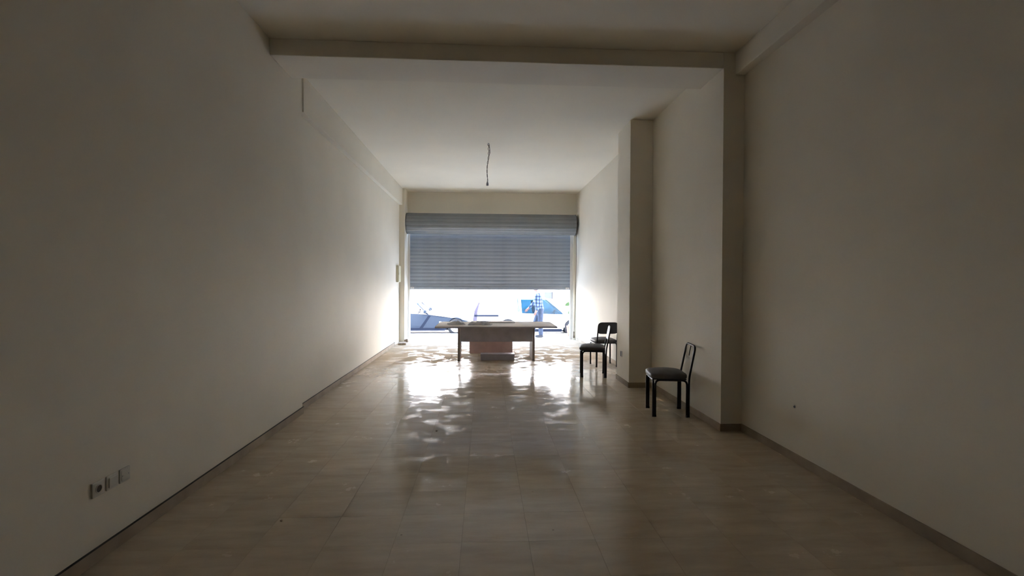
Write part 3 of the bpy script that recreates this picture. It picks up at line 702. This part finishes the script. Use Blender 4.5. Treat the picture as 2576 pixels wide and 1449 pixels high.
# wall sockets, low on the left wall
def plate(name, label, cat, y0, y1, z0, z1, kind):
    o = empty(name, (XLN, (y0+y1)/2, (z0+z1)/2)); tag(o, label, cat, 'wall plates low on the left wall')
    hy, hz = (y1-y0)/2, (z1-z0)/2
    box('frame', 0.0, 0.010, -hy, hy, -hz, hz, SOCKET, o, bev=0.003)
    if kind == 'socket':
        lathe('recess_ring', [(0.024, 0.010), (0.024, 0.014), (0.0205, 0.014), (0.0205, 0.0105)], SOCKET, o, 24, 'x')
        lathe('recess', [(0.0203, 0.0102), (0.0203, 0.0108)], BLACKP, o, 24, 'x', smooth=False)
    elif kind == 'switch':
        r = box('rocker', 0.010, 0.016, -hy+0.012, hy-0.012, -hz+0.012, hz-0.012, SOCKET, o, bev=0.003); r.rotation_euler = (0, 0.04, 0)
    else:
        box('blank_insert', 0.010, 0.0125, -hy+0.010, hy-0.010, -hz+0.010, hz-0.010, SOCKET, o, bev=0.002)
        for y in (-hy+0.018, hy-0.018): lathe('screw', [(0.004, 0.0125), (0.003, 0.0145)], GREYM, o, 10, 'x', (0, y, 0))
plate('power_socket', 'ivory wall socket with a dark round hole, nearest of the three plates', 'socket', 2.832, 2.918, 0.374, 0.458, 'socket')
plate('wall_switch', 'ivory rocker plate in the middle of the three low wall plates', 'switch', 2.935, 3.020, 0.374, 0.458, 'switch')
plate('blank_plate', 'blank ivory plate farthest of the three low wall plates', 'wall plate', 3.037, 3.122, 0.374, 0.458, 'blank')
# fuse box on the left wall by the entrance
fb = empty('fuse_box', (XLF, 12.72, 1.81)); tag(fb, 'cream fuse box on the left wall beside the entrance pilaster', 'fuse box')
box('body', 0.0, 0.055, -0.17, 0.17, -0.215, 0.215, BEIGE, fb, bev=0.008); cv = box('cover', 0.055, 0.066, -0.155, 0.155, -0.20, 0.20, BEIGE, fb, bev=0.004)
box('cover_catch', 0.066, 0.072, -0.145, -0.13, -0.03, 0.03, SOCKET, cv)
# stud on the right wall, outlet on the pillar
st = empty('wall_plug', (XRN, 4.204, 0.493)); tag(st, 'small round grey plug on the near right wall', 'wall plug')
lathe('cap', [(0.012, -0.0005), (0.012, -0.004), (0.009, -0.007)], GREYM, st, 18, 'x'); lathe('core', [(0.005, -0.007), (0.005, -0.0078)], BLACKP, st, 12, 'x')
ou = empty('wall_outlet', (XP, 7.69, 0.46)); tag(ou, 'narrow outlet plate on the side of the pillar', 'outlet')
box('plate', -0.008, 0.0, -0.045, 0.045, -0.045, 0.045, SOCKET, ou, bev=0.002); box('slot', -0.0095, -0.008, -0.020, 0.020, -0.04, 0.04, BLACKP, ou)
# stones at the foot of the left pilaster
def chip(name, label, cat, loc, sx, sy, sz, seed, rz):
    rnd = random.Random(seed); bm = bmesh.new(); add_box(bm, -sx/2, sx/2, -sy/2, sy/2, 0, sz, min(sx, sy, sz)*0.18, 1)
    for v in bm.verts:
        if v.co.z > 0.001: v.co += Vector((rnd.uniform(-1, 1)*sx*0.05, rnd.uniform(-1, 1)*sy*0.06, rnd.uniform(-1, 0.4)*sz*0.15))
    o = link(name, done(bm), STONE, None, loc=loc); o.rotation_euler = (0, 0, rz); return tag(o, label, cat)
chip('stone_fragment', 'flat brown stone fragment lying on the floor by the left wall', 'stone', (-2.11, 12.55, 0), 0.20, 0.30, 0.05, 1, 0.15)
chip('stone_fragment', 'pinkish stone block at the foot of the left pilaster', 'stone', (-2.075, 13.06, 0), 0.10, 0.16, 0.085, 2, -0.1)
tag(tube('wire_offcut', fillet([(-0.74, 10.05, 0.004), (-0.71, 10.3, 0.004), (-0.70, 10.5, 0.03), (-0.72, 10.62, 0.004)], 0.08), 0.004, CORD, None, 6), 'short curled wire offcut on the floor left of the desk', 'wire')
def crumb(label, x, y, s, seed):
    rnd = random.Random(seed); bm = bmesh.new(); bmesh.ops.create_icosphere(bm, subdivisions=2, radius=s)
    for v in bm.verts: v.co *= rnd.uniform(0.75, 1.15); v.co.z = max(v.co.z*0.6, -s*0.35) + s*0.35
    tag(link('grit', done(bm), STONE, None, loc=(x, y, 0)), label, 'grit', 'grit on the floor')
crumb('dark crumb of grit on the floor in front of the desk', -0.512, 5.22, 0.012, 1)
crumb('dark crumb of grit on the floor near the left skirting', -1.35, 3.30, 0.010, 2)
